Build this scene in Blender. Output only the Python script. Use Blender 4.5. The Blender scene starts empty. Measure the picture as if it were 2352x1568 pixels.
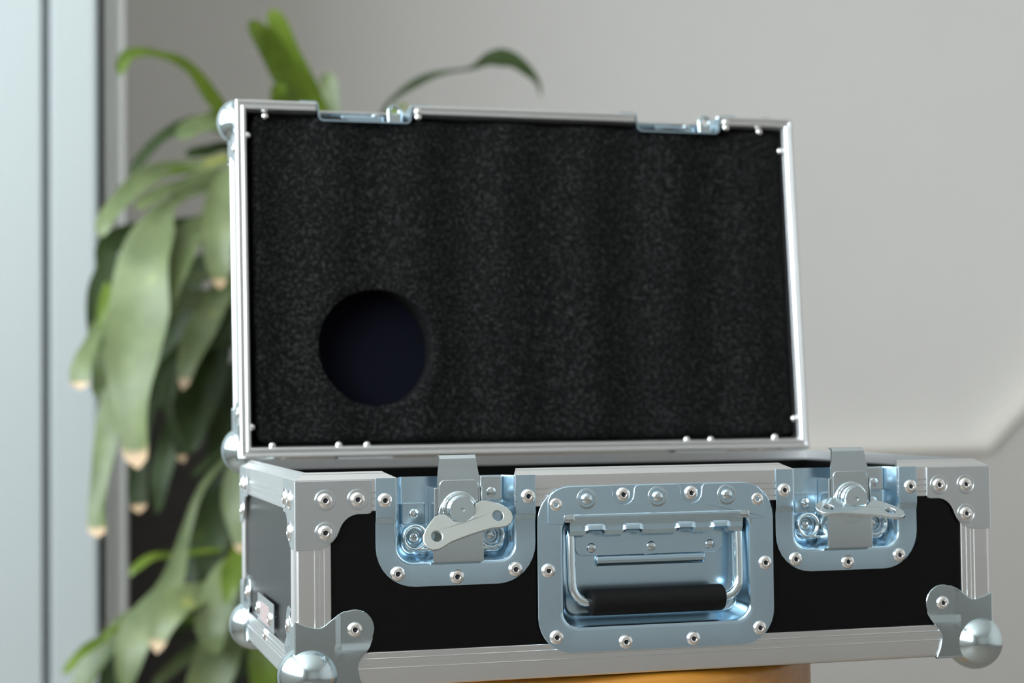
import bpy, bmesh, math, random
from mathutils import Vector, Matrix, Euler
from mathutils.geometry import tessellate_polygon
PI = math.pi
C = bpy.context.scene.collection
SC = bpy.context.scene

# ------------------------------------------------------------------ main sizes (metres)
W, D, H = 0.44, 0.261, 0.119           # flight case base: width, depth, height
SEAT = 0.62                            # stool seat height
Z0 = SEAT + H                          # world height of the base's front top edge
TH = 0.0858                            # lid leans back by this angle
OZ = 0.0053                            # hinge line above the front top edge
T = 0.045                              # lid thickness

# ------------------------------------------------------------------ camera
cam_d = bpy.data.cameras.new('camera')
cam = bpy.data.objects.new('camera', cam_d); C.objects.link(cam)
CAM = Vector((-0.14603, -0.98785, 0.04296 + Z0))
cam.location = CAM
CAM_ROT = Euler((0.03468 + PI/2, 0.01056, -0.27034), 'XYZ')
cam.rotation_euler = CAM_ROT
cam_d.sensor_width = 36; cam_d.lens = 61.424
cam_d.clip_start = 0.01
cam_d.dof.use_dof = True
cam_d.dof.focus_distance = 1.03
cam_d.dof.aperture_fstop = 6.0
SC.camera = cam

# ------------------------------------------------------------------ world, daylight, exposure
world = bpy.data.worlds.new('world'); SC.world = world
world.use_nodes = True
bg = world.node_tree.nodes['Background']
bg.inputs['Color'].default_value = (0.78, 0.89, 1.0, 1); bg.inputs['Strength'].default_value = 1.0

def window_light(name, loc, rot, sx, sy, power, col):
    l = bpy.data.lights.new(name, 'AREA'); l.shape = 'RECTANGLE'; l.size = sx; l.size_y = sy
    l.energy = power; l.color = col
    o = bpy.data.objects.new(name, l); C.objects.link(o); o.location = loc; o.rotation_euler = rot
    return o
window_light('window_daylight', (-1.72, -0.72, 1.66), (0, -PI/2, 0), 1.55, 4.2, 222, (0.86, 0.95, 1.0))

SC.view_settings.view_transform = 'Standard'
SC.view_settings.look = 'None'
SC.view_settings.exposure = 0.02
SC.view_settings.gamma = 1.0
SC.view_settings.use_curve_mapping = False
SC.cycles.use_denoising = True
SC.cycles.max_bounces = 10
SC.cycles.diffuse_bounces = 5
SC.cycles.sample_clamp_indirect = 6

def at(u, v, y):
    """photo pixel -> world point on the vertical plane of depth y"""
    d = CAM_ROT.to_matrix() @ Vector(((u-1176)/4013.05, -(v-784)/4013.05, -1))
    return CAM + d*((y-CAM.y)/d.y)

# ------------------------------------------------------------------ materials
def mat(name, col, rough=0.5, metal=0.0, spec=0.5):
    m = bpy.data.materials.new(name); m.use_nodes = True
    b = m.node_tree.nodes['Principled BSDF']
    b.inputs['Base Color'].default_value = (*col, 1); b.inputs['Roughness'].default_value = rough
    b.inputs['Metallic'].default_value = metal; b.inputs['Specular IOR Level'].default_value = spec
    return m
def N(m, t, **kw):
    n = m.node_tree.nodes.new(t)
    for k, v in kw.items(): setattr(n, k, v)
    return n
def L(m, a, b): m.node_tree.links.new(a, b)
def bsdf(m): return m.node_tree.nodes['Principled BSDF']
def coords(m, scale=(1, 1, 1), kind='Object'):
    tc = N(m, 'ShaderNodeTexCoord'); mp = N(m, 'ShaderNodeMapping'); mp.inputs['Scale'].default_value = scale
    L(m, tc.outputs[kind], mp.inputs['Vector']); return mp.outputs['Vector']
def noise(m, scale, detail=3, rough=0.5, vec=None):
    n = N(m, 'ShaderNodeTexNoise'); n.inputs['Scale'].default_value = scale
    n.inputs['Detail'].default_value = detail; n.inputs['Roughness'].default_value = rough
    if vec is not None: L(m, vec, n.inputs['Vector'])
    return n.outputs['Fac']
def ramp(m, fac, stops):
    r = N(m, 'ShaderNodeValToRGB'); e = r.color_ramp.elements
    while len(e) < len(stops): e.new(0.5)
    for k, (p, c) in enumerate(stops): e[k].position = p; e[k].color = (*c, 1)
    L(m, fac, r.inputs['Fac']); return r.outputs['Color']
def bump(m, fac, strength, dist):
    b = N(m, 'ShaderNodeBump'); b.inputs['Strength'].default_value = strength; b.inputs['Distance'].default_value = dist
    L(m, fac, b.inputs['Height']); L(m, b.outputs['Normal'], bsdf(m).inputs['Normal'])
def rough_noise(m, scale, lo, hi, vec=None):
    f = noise(m, scale, 4, 0.6, vec)
    mr = N(m, 'ShaderNodeMapRange'); mr.inputs['To Min'].default_value = lo; mr.inputs['To Max'].default_value = hi
    mr.inputs['From Min'].default_value = 0.3; mr.inputs['From Max'].default_value = 0.7
    L(m, f, mr.inputs['Value']); L(m, mr.outputs['Result'], bsdf(m).inputs['Roughness'])

M = {}
def metal(key, col, rough, aniso=0.0):
    m = mat(key, col, rough, 1.0); v = coords(m, (1, 1, 1))
    f = noise(m, 9, 2, 0.5, v)          # slight unevenness of the plating
    L(m, ramp(m, f, [(0.3, tuple(c*0.985 for c in col)), (0.7, tuple(min(1, c*1.015) for c in col))]), bsdf(m).inputs['Base Color'])
    M[key] = m
metal('aluminium', (0.76, 0.765, 0.765), 0.30)
metal('bracket_aluminium', (0.64, 0.68, 0.70), 0.28)
metal('zinc', (0.53, 0.70, 0.82), 0.25)
metal('zinc_dark', (0.47, 0.62, 0.73), 0.20)
metal('zinc_bright', (0.66, 0.75, 0.79), 0.14)
metal('ball_zinc', (0.54, 0.63, 0.66), 0.16)
metal('latch_steel', (0.58, 0.65, 0.68), 0.20)
metal('rivet_aluminium', (0.84, 0.83, 0.81), 0.24)
m = mat('handle_steel', (0.46, 0.48, 0.455), 0.45, 0.85); M['handle_steel'] = m
M['rivet_core'] = mat('rivet_core', (0.03, 0.03, 0.035), 0.4, 0.6)

m = mat('black_laminate', (0.006, 0.006, 0.006), 0.25, spec=0.16); v = coords(m)
f = noise(m, 900, 2, 0.4, v)
L(m, ramp(m, f, [(0.0, (0.002, 0.002, 0.002)), (0.76, (0.002, 0.002, 0.002)), (0.82, (0.03, 0.03, 0.03))]), bsdf(m).inputs['Base Color'])
bump(m, noise(m, 1800, 2, 0.5, v), 0.12, 0.0004); M['black_laminate'] = m
m = mat('black_foam', (0.014, 0.014, 0.014), 0.95, spec=0.08); v = coords(m)
f = noise(m, 420, 4, 0.75, v)
L(m, ramp(m, f, [(0.38, (0.003, 0.003, 0.003)), (0.52, (0.0065, 0.0065, 0.0065)), (0.66, (0.036, 0.035, 0.034))]), bsdf(m).inputs['Base Color'])
bump(m, f, 0.8, 0.0012); M['black_foam'] = m
M['navy_felt'] = mat('navy_felt', (0.0016, 0.0019, 0.0065), 0.9, spec=0.15)
m = mat('grip_rubber', (0.004, 0.004, 0.004), 0.6, spec=0.15); bump(m, noise(m, 1500, 2, 0.5, coords(m)), 0.15, 0.0004); M['grip_rubber'] = m
m = mat('red_print', (0.45, 0.16, 0.14), 0.5); v = coords(m, (1, 60, 260))
L(m, ramp(m, noise(m, 4, 2, 0.5, v), [(0.40, (0.32, 0.29, 0.29)), (0.60, (0.30, 0.20, 0.19))]), bsdf(m).inputs['Base Color']); M['red_print'] = m

def plaster(key, col, var=0.03):
    m = mat(key, col, 0.85, spec=0.3); v = coords(m)
    f = noise(m, 1.4, 4, 0.6, v)
    L(m, ramp(m, f, [(0.3, tuple(c*(1-var) for c in col)), (0.7, tuple(c*(1+var) for c in col))]), bsdf(m).inputs['Base Color'])
    bump(m, noise(m, 160, 3, 0.6, v), 0.1, 0.002); M[key] = m
plaster('wall_paint', (0.76, 0.735, 0.71), 0.012)
plaster('front_wall_paint', (0.72, 0.70, 0.68), 0.012)
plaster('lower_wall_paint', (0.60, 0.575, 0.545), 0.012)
plaster('ceiling_paint', (0.84, 0.83, 0.80))
M['trim_paint'] = mat('trim_paint', (0.88, 0.84, 0.78), 0.5)
M['casing_paint'] = mat('casing_paint', (0.36, 0.355, 0.335), 0.5)
m = mat('cabinet_lacquer', (0.405, 0.435, 0.435), 0.55, spec=0.3); bump(m, noise(m, 30, 2, 0.5, coords(m)), 0.03, 0.001); M['cabinet_lacquer'] = m
M['cabinet_inside'] = mat('cabinet_inside', (0.30, 0.33, 0.36), 0.7)
m = mat('dark_wood', (0.03, 0.027, 0.024), 0.5); v = coords(m, (3, 3, 30))
L(m, ramp(m, noise(m, 3, 4, 0.6, v), [(0.3, (0.022, 0.02, 0.018)), (0.7, (0.045, 0.04, 0.035))]), bsdf(m).inputs['Base Color']); M['dark_wood'] = m
m = mat('orange_wood', (0.55, 0.25, 0.05), 0.32); v = coords(m, (2, 40, 40))
L(m, ramp(m, noise(m, 5, 5, 0.65, v), [(0.25, (0.42, 0.165, 0.018)), (0.5, (0.50, 0.21, 0.026)), (0.75, (0.58, 0.27, 0.045))]), bsdf(m).inputs['Base Color']); M['orange_wood'] = m
m = mat('floor_boards', (0.40, 0.30, 0.21), 0.45); v = coords(m, (1, 14, 1))
L(m, ramp(m, noise(m, 4, 5, 0.6, v), [(0.3, (0.17, 0.14, 0.115)), (0.7, (0.25, 0.21, 0.175))]), bsdf(m).inputs['Base Color']); M['floor_boards'] = m
M['terracotta'] = mat('terracotta', (0.35, 0.33, 0.31), 0.7)
m = mat('soil', (0.03, 0.02, 0.014), 0.95); bump(m, noise(m, 200, 3), 0.8, 0.01); M['soil'] = m
m = mat('cane_bark', (0.22, 0.16, 0.10), 0.85); bump(m, noise(m, 60, 4), 0.6, 0.01); M['cane_bark'] = m

def leaf_mat(key, c0, c1, yellow, gloss=0.38, spec=0.5, trans=0.28):
    m = bpy.data.materials.new(key); m.use_nodes = True; nt = m.node_tree
    b = bsdf(m); b.inputs['Roughness'].default_value = gloss; b.inputs['Specular IOR Level'].default_value = spec
    uv = N(m, 'ShaderNodeTexCoord'); sx = N(m, 'ShaderNodeSeparateXYZ'); L(m, uv.outputs['UV'], sx.inputs['Vector'])
    n1 = noise(m, 14, 3, 0.6, uv.outputs['Object'])
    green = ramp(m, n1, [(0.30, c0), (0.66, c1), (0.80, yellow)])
    n2 = noise(m, 40, 2, 0.5, uv.outputs['Object'])
    ad = N(m, 'ShaderNodeMath', operation='MULTIPLY_ADD'); ad.inputs[1].default_value = 0.06
    L(m, n2, ad.inputs[0]); L(m, sx.outputs['Y'], ad.inputs[2])
    fac = N(m, 'ShaderNodeMapRange'); fac.inputs['From Min'].default_value = 0.945; fac.inputs['From Max'].default_value = 0.975
    L(m, ad.outputs[0], fac.inputs['Value'])
    mix = N(m, 'ShaderNodeMix', data_type='RGBA'); L(m, fac.outputs['Result'], mix.inputs['Factor'])
    L(m, green, mix.inputs['A']); mix.inputs['B'].default_value = (0.58, 0.41, 0.25, 1)
    L(m, mix.outputs['Result'], b.inputs['Base Color'])
    tr = N(m, 'ShaderNodeBsdfTranslucent'); L(m, mix.outputs['Result'], tr.inputs['Color'])
    ms = N(m, 'ShaderNodeMixShader'); ms.inputs['Fac'].default_value = trans
    L(m, b.outputs['BSDF'], ms.inputs[1]); L(m, tr.outputs['BSDF'], ms.inputs[2])
    L(m, ms.outputs['Shader'], nt.nodes['Material Output'].inputs['Surface']); M[key] = m
leaf_mat('leaf_pale', (0.085, 0.12, 0.042), (0.165, 0.205, 0.082), (0.40, 0.40, 0.09), 0.42, 0.5, 0.15)  # pale green, greyed so the leaf sheen sits in the colour
leaf_mat('leaf_dark', (0.014, 0.024, 0.006), (0.030, 0.052, 0.012), (0.07, 0.10, 0.02), 0.5, 0.25, 0.12)  # dark green leaves, lowered further to paint the shade inside the plant
leaf_mat('leaf_bright', (0.075, 0.125, 0.012), (0.14, 0.21, 0.02), (0.26, 0.32, 0.05), 0.42, 0.4, 0.25)

# ------------------------------------------------------------------ mesh helpers
def finish(bm, name, smooth=35, recalc=True):
    if recalc: bmesh.ops.recalc_face_normals(bm, faces=bm.faces)
    me = bpy.data.meshes.new(name); bm.to_mesh(me); bm.free()
    if smooth:
        me.polygons.foreach_set('use_smooth', [True]*len(me.polygons))
        me.set_sharp_from_angle(angle=math.radians(smooth)); me['soft'] = 1
    return me
def link(name, me, mats, parent=None, loc=(0, 0, 0), rot=(0, 0, 0)):
    o = bpy.data.objects.new(name, me); C.objects.link(o)
    if me is not None and mats is not None and not len(me.materials):
        for k in (mats if isinstance(mats, (list, tuple)) else [mats]): me.materials.append(M[k])
    o.parent = parent; o.location = loc; o.rotation_euler = rot
    if me is not None and me.get('soft') and name != 'leaf':
        wn = o.modifiers.new('weighted_normals', 'WEIGHTED_NORMAL'); wn.keep_sharp = True; wn.weight = 80
    return o
def tag(o, label, cat, group=None):
    o['label'] = label; o['category'] = cat
    if group: o['group'] = group
    return o
def struct(o, label=None):
    o['kind'] = 'structure'
    if label: o['label'] = label
    return o

def box_bm(x0, x1, y0, y1, z0, z1, bev=0.0, seg=2, bm=None):
    b2 = bmesh.new()
    r = bmesh.ops.create_cube(b2, size=1)
    for v in b2.verts: v.co = Vector(((x0+x1)/2+v.co.x*(x1-x0), (y0+y1)/2+v.co.y*(y1-y0), (z0+z1)/2+v.co.z*(z1-z0)))
    if bev: bmesh.ops.bevel(b2, geom=list(b2.edges), offset=bev, segments=seg, affect='EDGES', profile=0.5)
    if bm is None: return b2
    merge(bm, b2); return bm
def merge(bm, b2):
    mp = {v: bm.verts.new(v.co) for v in b2.verts}
    for f in b2.faces:
        try:
            g = bm.faces.new([mp[v] for v in f.verts]); g.material_index = f.material_index
        except ValueError: pass
    b2.free()

def prism_bm(prof, to3, s0, s1, bm=None):
    """2-D profile (a,b) swept along s; s0/s1 are numbers or functions of (a,b)"""
    bm = bm or bmesh.new()
    f0 = s0 if callable(s0) else (lambda a, b: s0)
    f1 = s1 if callable(s1) else (lambda a, b: s1)
    A = [bm.verts.new(to3(a, b, f0(a, b))) for a, b in prof]
    B = [bm.verts.new(to3(a, b, f1(a, b))) for a, b in prof]
    n = len(prof)
    for i in range(n): bm.faces.new((A[i], A[(i+1) % n], B[(i+1) % n], B[i]))
    for t in tessellate_polygon([[Vector((a, b, 0)) for a, b in prof]]):
        bm.faces.new([A[i] for i in t]); bm.faces.new([B[i] for i in t])
    return bm

def offset_poly(p, d):
    """move a closed polygon inwards by d (d<0 outwards), whichever way it winds"""
    n = len(p); area = sum(p[i][0]*p[(i+1) % n][1]-p[(i+1) % n][0]*p[i][1] for i in range(n))
    s = 1 if area > 0 else -1; out = []
    for i in range(n):
        a, b, c = Vector(p[i-1]), Vector(p[i]), Vector(p[(i+1) % n])
        e1 = (b-a); e2 = (c-b)
        if e1.length < 1e-9 or e2.length < 1e-9: out.append(tuple(b)); continue
        e1.normalize(); e2.normalize()
        n1 = Vector((-e1.y, e1.x))*s; n2 = Vector((-e2.y, e2.x))*s
        k = n1+n2; q = max(k.length_squared, 0.5)
        out.append(tuple(b+k*(2*d/q)))
    return out
def plate_bm(outer, holes, t, to3, cham=0.0002, bm=None):
    """flat sheet with holes and a small chamfer on its upper (h=t) edge"""
    bm = bm or bmesh.new()
    loops = [outer]+list(holes)
    lay = []
    for h, off in ((0, 0), (t-cham, 0), (t, cham)):
        row = []
        for k, lp in enumerate(loops):
            q = lp if not off else offset_poly(lp, off if k == 0 else -off)
            row.append([bm.verts.new(to3(a, b, h)) for a, b in q])
        lay.append(row)
    for r0, r1 in zip(lay, lay[1:]):
        for A, B in zip(r0, r1):
            n = len(A)
            for i in range(n): bm.faces.new((A[i], A[(i+1) % n], B[(i+1) % n], B[i]))
    flat = [(k, i) for k, lp in enumerate(loops) for i in range(len(lp))]
    tris = tessellate_polygon([[Vector((a, b, 0)) for a, b in lp] for lp in loops])
    for row in (lay[0], lay[2]):
        for tr in tris:
            try: bm.faces.new([row[flat[i][0]][flat[i][1]] for i in tr])
            except ValueError: pass
    return bm
def arc(cx, cz, r, a0, a1, n=8):
    return [(cx+r*math.cos(math.radians(a0+(a1-a0)*i/n)), cz+r*math.sin(math.radians(a0+(a1-a0)*i/n))) for i in range(n+1)]
def circle(cx, cz, r, n=24): return arc(cx, cz, r, 0, 360, n)[:-1]
def rrect(x0, x1, z0, z1, r, n=8):
    return arc(x1-r, z1-r, r, 0, 90, n)+arc(x0+r, z1-r, r, 90, 180, n)+arc(x0+r, z0+r, r, 180, 270, n)+arc(x1-r, z0+r, r, 270, 360, n)
def lathe_bm(prof, n=24, to3=None, bm=None, mats=None):
    """profile of (radius, height); axis along -Y by default"""
    to3 = to3 or (lambda x, z, h: Vector((x, -h, z)))
    bm = bm or bmesh.new(); rings = []
    for r, h in prof:
        if r < 1e-7: rings.append([bm.verts.new(to3(0, 0, h))])
        else: rings.append([bm.verts.new(to3(r*math.cos(2*PI*i/n), r*math.sin(2*PI*i/n), h)) for i in range(n)])
    for k, (A, B) in enumerate(zip(rings, rings[1:])):
        for i in range(n):
            j = (i+1) % n
            if len(A) == 1 and len(B) == 1: continue
            if len(A) == 1: f = bm.faces.new((A[0], B[i], B[j]))
            elif len(B) == 1: f = bm.faces.new((A[i], A[j], B[0]))
            else: f = bm.faces.new((A[i], A[j], B[j], B[i]))
            if mats: f.material_index = mats[k]
    return bm
def catmull(pts, n):
    P = [Vector(p) for p in pts]; P = [2*P[0]-P[1]]+P+[2*P[-1]-P[-2]]; out = []
    m = len(P)-3
    for k in range(n+1):
        x = k/n*m; i = min(int(x), m-1); t = x-i
        a, b, c, d = P[i:i+4]
        out.append(0.5*((2*b)+(c-a)*t+(2*a-5*b+4*c-d)*t*t+(3*b-a-3*c+d)*t**3))
    return out
def tube_bm(path, r, n=10, bm=None, caps=True):
    bm = bm or bmesh.new(); path = [Vector(p) for p in path]; rings = []
    t0 = (path[1]-path[0]).normalized(); up = Vector((0, 0, 1)) if abs(t0.z) < 0.9 else Vector((0, 1, 0))
    s = t0.cross(up).normalized()
    for i, p in enumerate(path):
        t = (path[min(i+1, len(path)-1)]-path[max(i-1, 0)]).normalized()
        s = (s-t*s.dot(t)).normalized(); u = t.cross(s)
        rr = r(i/(len(path)-1)) if callable(r) else r
        rings.append([bm.verts.new(p+rr*(math.cos(2*PI*k/n)*s+math.sin(2*PI*k/n)*u)) for k in range(n)])
    for A, B in zip(rings, rings[1:]):
        for k in range(n): bm.faces.new((A[k], A[(k+1) % n], B[(k+1) % n], B[k]))
    if caps:
        bm.faces.new(rings[0][::-1]); bm.faces.new(rings[-1])
    return bm
mm = 0.001
def V(x, y, z): return Vector((x*mm, y*mm, z*mm))
def S(pts): return [(a*mm, b*mm) for a, b in pts]

# ------------------------------------------------------------------ the room
RX0, RX1, RY0, RY1, RZ = -1.6, 3.4, -5.6, 2.9, 2.65
t = 0.12
struct(link('floor', finish(box_bm(RX0-t, RX1+t, RY0-t, RY1+t, -t, 0), 'floor', 0), 'floor_boards'))
struct(link('ceiling', finish(box_bm(RX0-t, RX1+t, RY0-t, RY1+t, RZ, RZ+t), 'ceiling', 0), 'ceiling_paint'))
struct(link('wall_back', finish(box_bm(RX0-t, RX1+t, RY1, RY1+t, 0, RZ), 'wall_back', 0), 'wall_paint'))
struct(link('wall_right', finish(box_bm(RX1, RX1+t, RY0, RY1, 0, RZ), 'wall_right', 0), 'wall_paint'))
def wall_with_opening(name, axis, pos, a0, a1, o0, o1, z0, z1):
    bm = bmesh.new()
    def b(u0, u1, w0, w1):
        if axis == 'x': box_bm(pos[0], pos[1], u0, u1, w0, w1, bm=bm)
        else: box_bm(u0, u1, pos[0], pos[1], w0, w1, bm=bm)
    b(a0, o0, 0, RZ); b(o1, a1, 0, RZ); b(o0, o1, 0, z0); b(o0, o1, z1, RZ)
    return struct(link(name, finish(bm, name, 0), 'wall_paint'))
wall_with_opening('wall_left', 'x', (RX0-t, RX0), RY0, RY1, -2.80, 1.36, 0.90, 2.42)
struct(link('wall_front', finish(box_bm(RX0-t, RX1+t, RY0-t, RY0, 0, RZ), 'wall_front', 0), 'front_wall_paint'))
def window_frame(name, axis, p, o0, o1, z0, z1, nb):
    bm = bmesh.new(); w = 0.05
    def b(u0, u1, w0, w1):
        if axis == 'x': box_bm(p-0.03, p+0.03, u0, u1, w0, w1, 0.004, 1, bm)
        else: box_bm(u0, u1, p-0.03, p+0.03, w0, w1, 0.004, 1, bm)
    b(o0, o1, z0, z0+w); b(o0, o1, z1-w, z1)
    for i in range(nb+1):
        c = o0+w/2+(o1-o0-w)*i/nb; b(c-w/2, c+w/2, z0+w, z1-w)
    return struct(link(name, finish(bm, name, 0), 'trim_paint'))
window_frame('window_1', 'x', RX0-0.06, -2.80, 1.36, 0.90, 2.42, 4)

# stair side: lower wall standing proud of the back wall, capped by a moulding that turns up the slope
zt = Z0-0.090
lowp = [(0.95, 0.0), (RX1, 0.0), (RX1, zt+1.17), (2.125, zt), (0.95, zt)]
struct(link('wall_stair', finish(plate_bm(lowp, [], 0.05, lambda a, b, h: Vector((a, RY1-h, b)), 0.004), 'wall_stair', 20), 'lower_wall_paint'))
band = [(0.95, zt-0.002), (2.125, zt-0.002), (RX1, zt+1.168), (RX1, zt+1.228), (2.105, zt+0.034), (0.95, zt+0.034)]
struct(link('trim_1', finish(plate_bm(band, [], 0.075, lambda a, b, h: Vector((a, RY1-h, b)), 0.008), 'trim_1', 20), 'trim_paint'))
# fluted grey post between the white cabinet and the back wall
cas = [(-0.036, 1.2), (-0.036, 0.01), (-0.034, 0.004), (-0.022, 0.0), (-0.019, 0.008), (-0.014, 0.008), (-0.011, 0.0), (-0.002, 0.0), (0.0, 0.004), (0.003, 0.016), (0.003, 1.2)]
struct(link('trim_2', finish(prism_bm(cas, lambda a, b, s: Vector((a, 1.725+b*0.98, s)), 0.0, RZ), 'trim_2', 20), 'casing_paint'))

# ------------------------------------------------------------------ white cabinet at the left
cab = tag(link('white_cabinet', None, None, None, (-0.55, 1.98, 0)), 'tall white lacquered cabinet standing at the left behind the plant', 'cabinet')
def cpart(name, bm, mt, parent=cab, off=(0.55, -1.98, 0), sm=30): return link(name, finish(bm, name, sm), mt, parent, off)
bm = bmesh.new(); box_bm(-1.58, -0.047, 1.722, 2.28, 0.0, 2.35, 0.002, 1, bm); cpart('carcass', bm, 'cabinet_inside')
cpart('side_panel', box_bm(-0.113, -0.047, 1.700, 1.722, 0.06, 2.35, 0.004, 2), 'cabinet_lacquer')
cpart('end_panel', box_bm(-0.047, -0.045, 1.700, 2.28, 0.06, 2.35), 'cabinet_lacquer')
for x0, x1, hx in ((-0.606, -0.1245, -0.56), (-1.10, -0.614, -0.66), (-1.578, -1.108, -1.15)):
    d = cpart('door', box_bm(x0, x1, 1.700, 1.722, 0.06, 2.35, 0.004, 2), 'cabinet_lacquer')
    cpart('door_handle', box_bm(hx-0.006, hx+0.006, 1.675, 1.700, 0.95, 1.15, 0.003, 2), 'latch_steel', d, (0, 0, 0))

# ------------------------------------------------------------------ low dark cupboard, added to fill the dark area behind the plant
cup = tag(link('dark_cupboard', None, None, None, (0.415, 2.62, 0)), 'low dark brown cupboard added to fill the dark area behind the plant', 'cupboard')
ct = 0.84
link('carcass', finish(box_bm(-0.38, 0.38, -0.19, 0.20, 0.05, ct-0.02, 0.003, 1), 'carcass', 30), 'dark_wood', cup)
link('top_board', finish(box_bm(-0.395, 0.395, -0.22, 0.21, ct-0.02, ct, 0.004, 2), 'top_board', 30), 'dark_wood', cup)
link('plinth', finish(box_bm(-0.37, 0.37, -0.17, 0.19, 0, 0.05), 'plinth', 0), 'dark_wood', cup)
for k in (-1, 1):
    d = link('door', finish(box_bm(min(0.004*k, 0.375*k), max(0.004*k, 0.375*k), -0.21, -0.19, 0.06, ct-0.03, 0.003, 1), 'door', 30), 'dark_wood', cup)
    link('knob', finish(lathe_bm([(0, 0), (0.006, 0), (0.006, 0.012), (0.013, 0.018), (0.012, 0.026), (0, 0.03)], 14), 'knob'), 'latch_steel', d, (0.05*k, -0.21, 0.42))

# ------------------------------------------------------------------ wooden stool under the case
ST = Vector((0.22, 0.15, 0))
stool = tag(link('wooden_stool', None, None, None, ST), 'round orange wooden stool holding up the open case', 'stool')
ZL = lambda x, z, h: Vector((x, z, h))
r = 0.150
seat = [(0, -0.045), (r-0.018, -0.045)]+[(r-0.012+0.012*math.cos(a), -0.033+0.012*math.sin(a)) for a in [math.radians(-90+15*i) for i in range(7)]] + \
       [(r-0.008+0.008*math.cos(a), -0.008+0.008*math.sin(a)) for a in [math.radians(15*i) for i in range(7)]]+[(0, 0)]
link('seat', finish(lathe_bm(seat, 96, ZL), 'seat', 40), 'orange_wood', stool, (0, 0, SEAT))
for k in range(4):
    a = PI/4+k*PI/2; c, s = math.cos(a), math.sin(a)
    link('leg', finish(tube_bm([(0.095*c, 0.095*s, SEAT-0.044), (0.125*c, 0.125*s, SEAT*0.5), (0.155*c, 0.155*s, 0)], lambda q: 0.017-0.004*q, 14), 'leg'), 'orange_wood', stool)
for k in range(4):
    a, b = PI/4+k*PI/2, PI/4+(k+1)*PI/2; rr = 0.139; z = 0.22+0.03*(k % 2)
    link('stretcher', finish(tube_bm([(rr*math.cos(a), rr*math.sin(a), z), (rr*math.cos(b), rr*math.sin(b), z)], 0.009, 10), 'stretcher'), 'orange_wood', stool)

# ------------------------------------------------------------------ flight case
case = tag(link('flight_case', None, None, None, (W/2, D/2, SEAT)), 'open black flight case with aluminium edges and zinc latches, lid raised, on the stool', 'case')
OFF = (-W/2, -D/2, H)                  # case frame: origin at the front top left corner of the base
def part(name, bm, mt, sm=35, label=None, recalc=True):
    o = link(name, finish(bm, name, sm, recalc), mt, case, OFF)
    if label: o['label'] = label
    return o
def sub(name, me, mt, parent, loc=(0, 0, 0), rot=(0, 0, 0)):
    return link(name, me, mt, parent, loc, rot)

# shared rivets (axis along local -Y)
def rivet_mesh(name, s=1.0, ring=False):
    p = [(4.35, -0.3), (4.35, 0.25), (4.1, 0.75), (3.5, 1.25), (2.8, 1.6), (2.15, 1.75), (1.75, 1.7), (1.5, 1.35), (1.4, 0.5), (1.1, 0.3), (0.7, 0.45), (0, 0.5)]
    return finish(lathe_bm([(a*s*mm, b*s*mm) for a, b in p], 24, mats=[0]*7+[0, 1, 1, 1]), name, 60, True)
RIVET = rivet_mesh('rivet')
for k in ('rivet_aluminium', 'rivet_core'): RIVET.materials.append(M[k])
SRIVET = finish(lathe_bm([(a*mm, b*mm) for a, b in [(2.9, -0.2), (2.9, 0.3), (2.5, 0.75), (1.5, 1.0), (0, 1.05)]], 18), 'small_rivet', 60)
SRIVET.materials.append(M['zinc_bright'])
FLIP = {'front': (0, 0, 0), 'left': (0, 0, -PI/2), 'right': (0, 0, PI/2), 'back': (0, 0, PI), 'bottom': (PI/2, 0, 0), 'top': (-PI/2, 0, 0)}
def rivet(parent, x, y, z, face='front'): return sub('rivet', RIVET, None, parent, (x*mm, y*mm, z*mm), FLIP[face])
def srivet(parent, x, y, z, face='front'): return sub('small_rivet', SRIVET, None, parent, (x*mm, y*mm, z*mm), FLIP[face])

# --- aluminium angle profile, 20 mm legs, fine grooves
def leg_groove(w=20.0):
    q = [(w, 0.3), (w-0.3, 0.0)]
    for g, d, k in ((16.3, -0.38, 0.42), (13.6, 0.3, 0.35), (10.8, -0.38, 0.42)):
        q += [(g+k, 0.0), (g+k*0.3, d), (g-k*0.3, d), (g-k, 0.0)]
    return q
def angle_prof(w=20.0, th=1.5, r=2.2):
    a = [(w, th)]+leg_groove(w)
    cor = [(r-r*math.sin(math.radians(x)), r-r*math.cos(math.radians(x))) for x in (0, 15, 30, 45, 60, 75, 90)]
    b = [(q, p) for p, q in leg_groove(w)][::-1]
    return S(a+cor+b+[(th, w), (th, th)])
ANG = angle_prof()
def angle_edge(name, o, dA, dB, dS, s0, s1, parent=None):
    o, dA, dB, dS = Vector(o), Vector(dA), Vector(dB), Vector(dS)
    me = finish(prism_bm(ANG, lambda a, b, s: o+dA*a+dB*b+dS*s, s0, s1), name, 28)
    return link(name, me, 'aluminium', parent or case, OFF if parent is None else (0, 0, 0))
X, Y, Z = Vector((1, 0, 0)), Vector((0, 1, 0)), Vector((0, 0, 1))
g = 0.0195
for x, dx in ((0, X), (W, -X)):
    for y, dy in ((0, Y), (D, -Y)):
        angle_edge('upright_edge', (x, y, 0), dx, dy, -Z, g-0.002, H-g)
for y, dy in ((0, Y), (D, -Y)): angle_edge('bottom_edge', (0, y, -H), Z, dy, X, 0, W)
for x, dx in ((0, X), (W, -X)): angle_edge('bottom_edge', (x, 0, -H), Z, dx, Y, 0, D)

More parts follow.
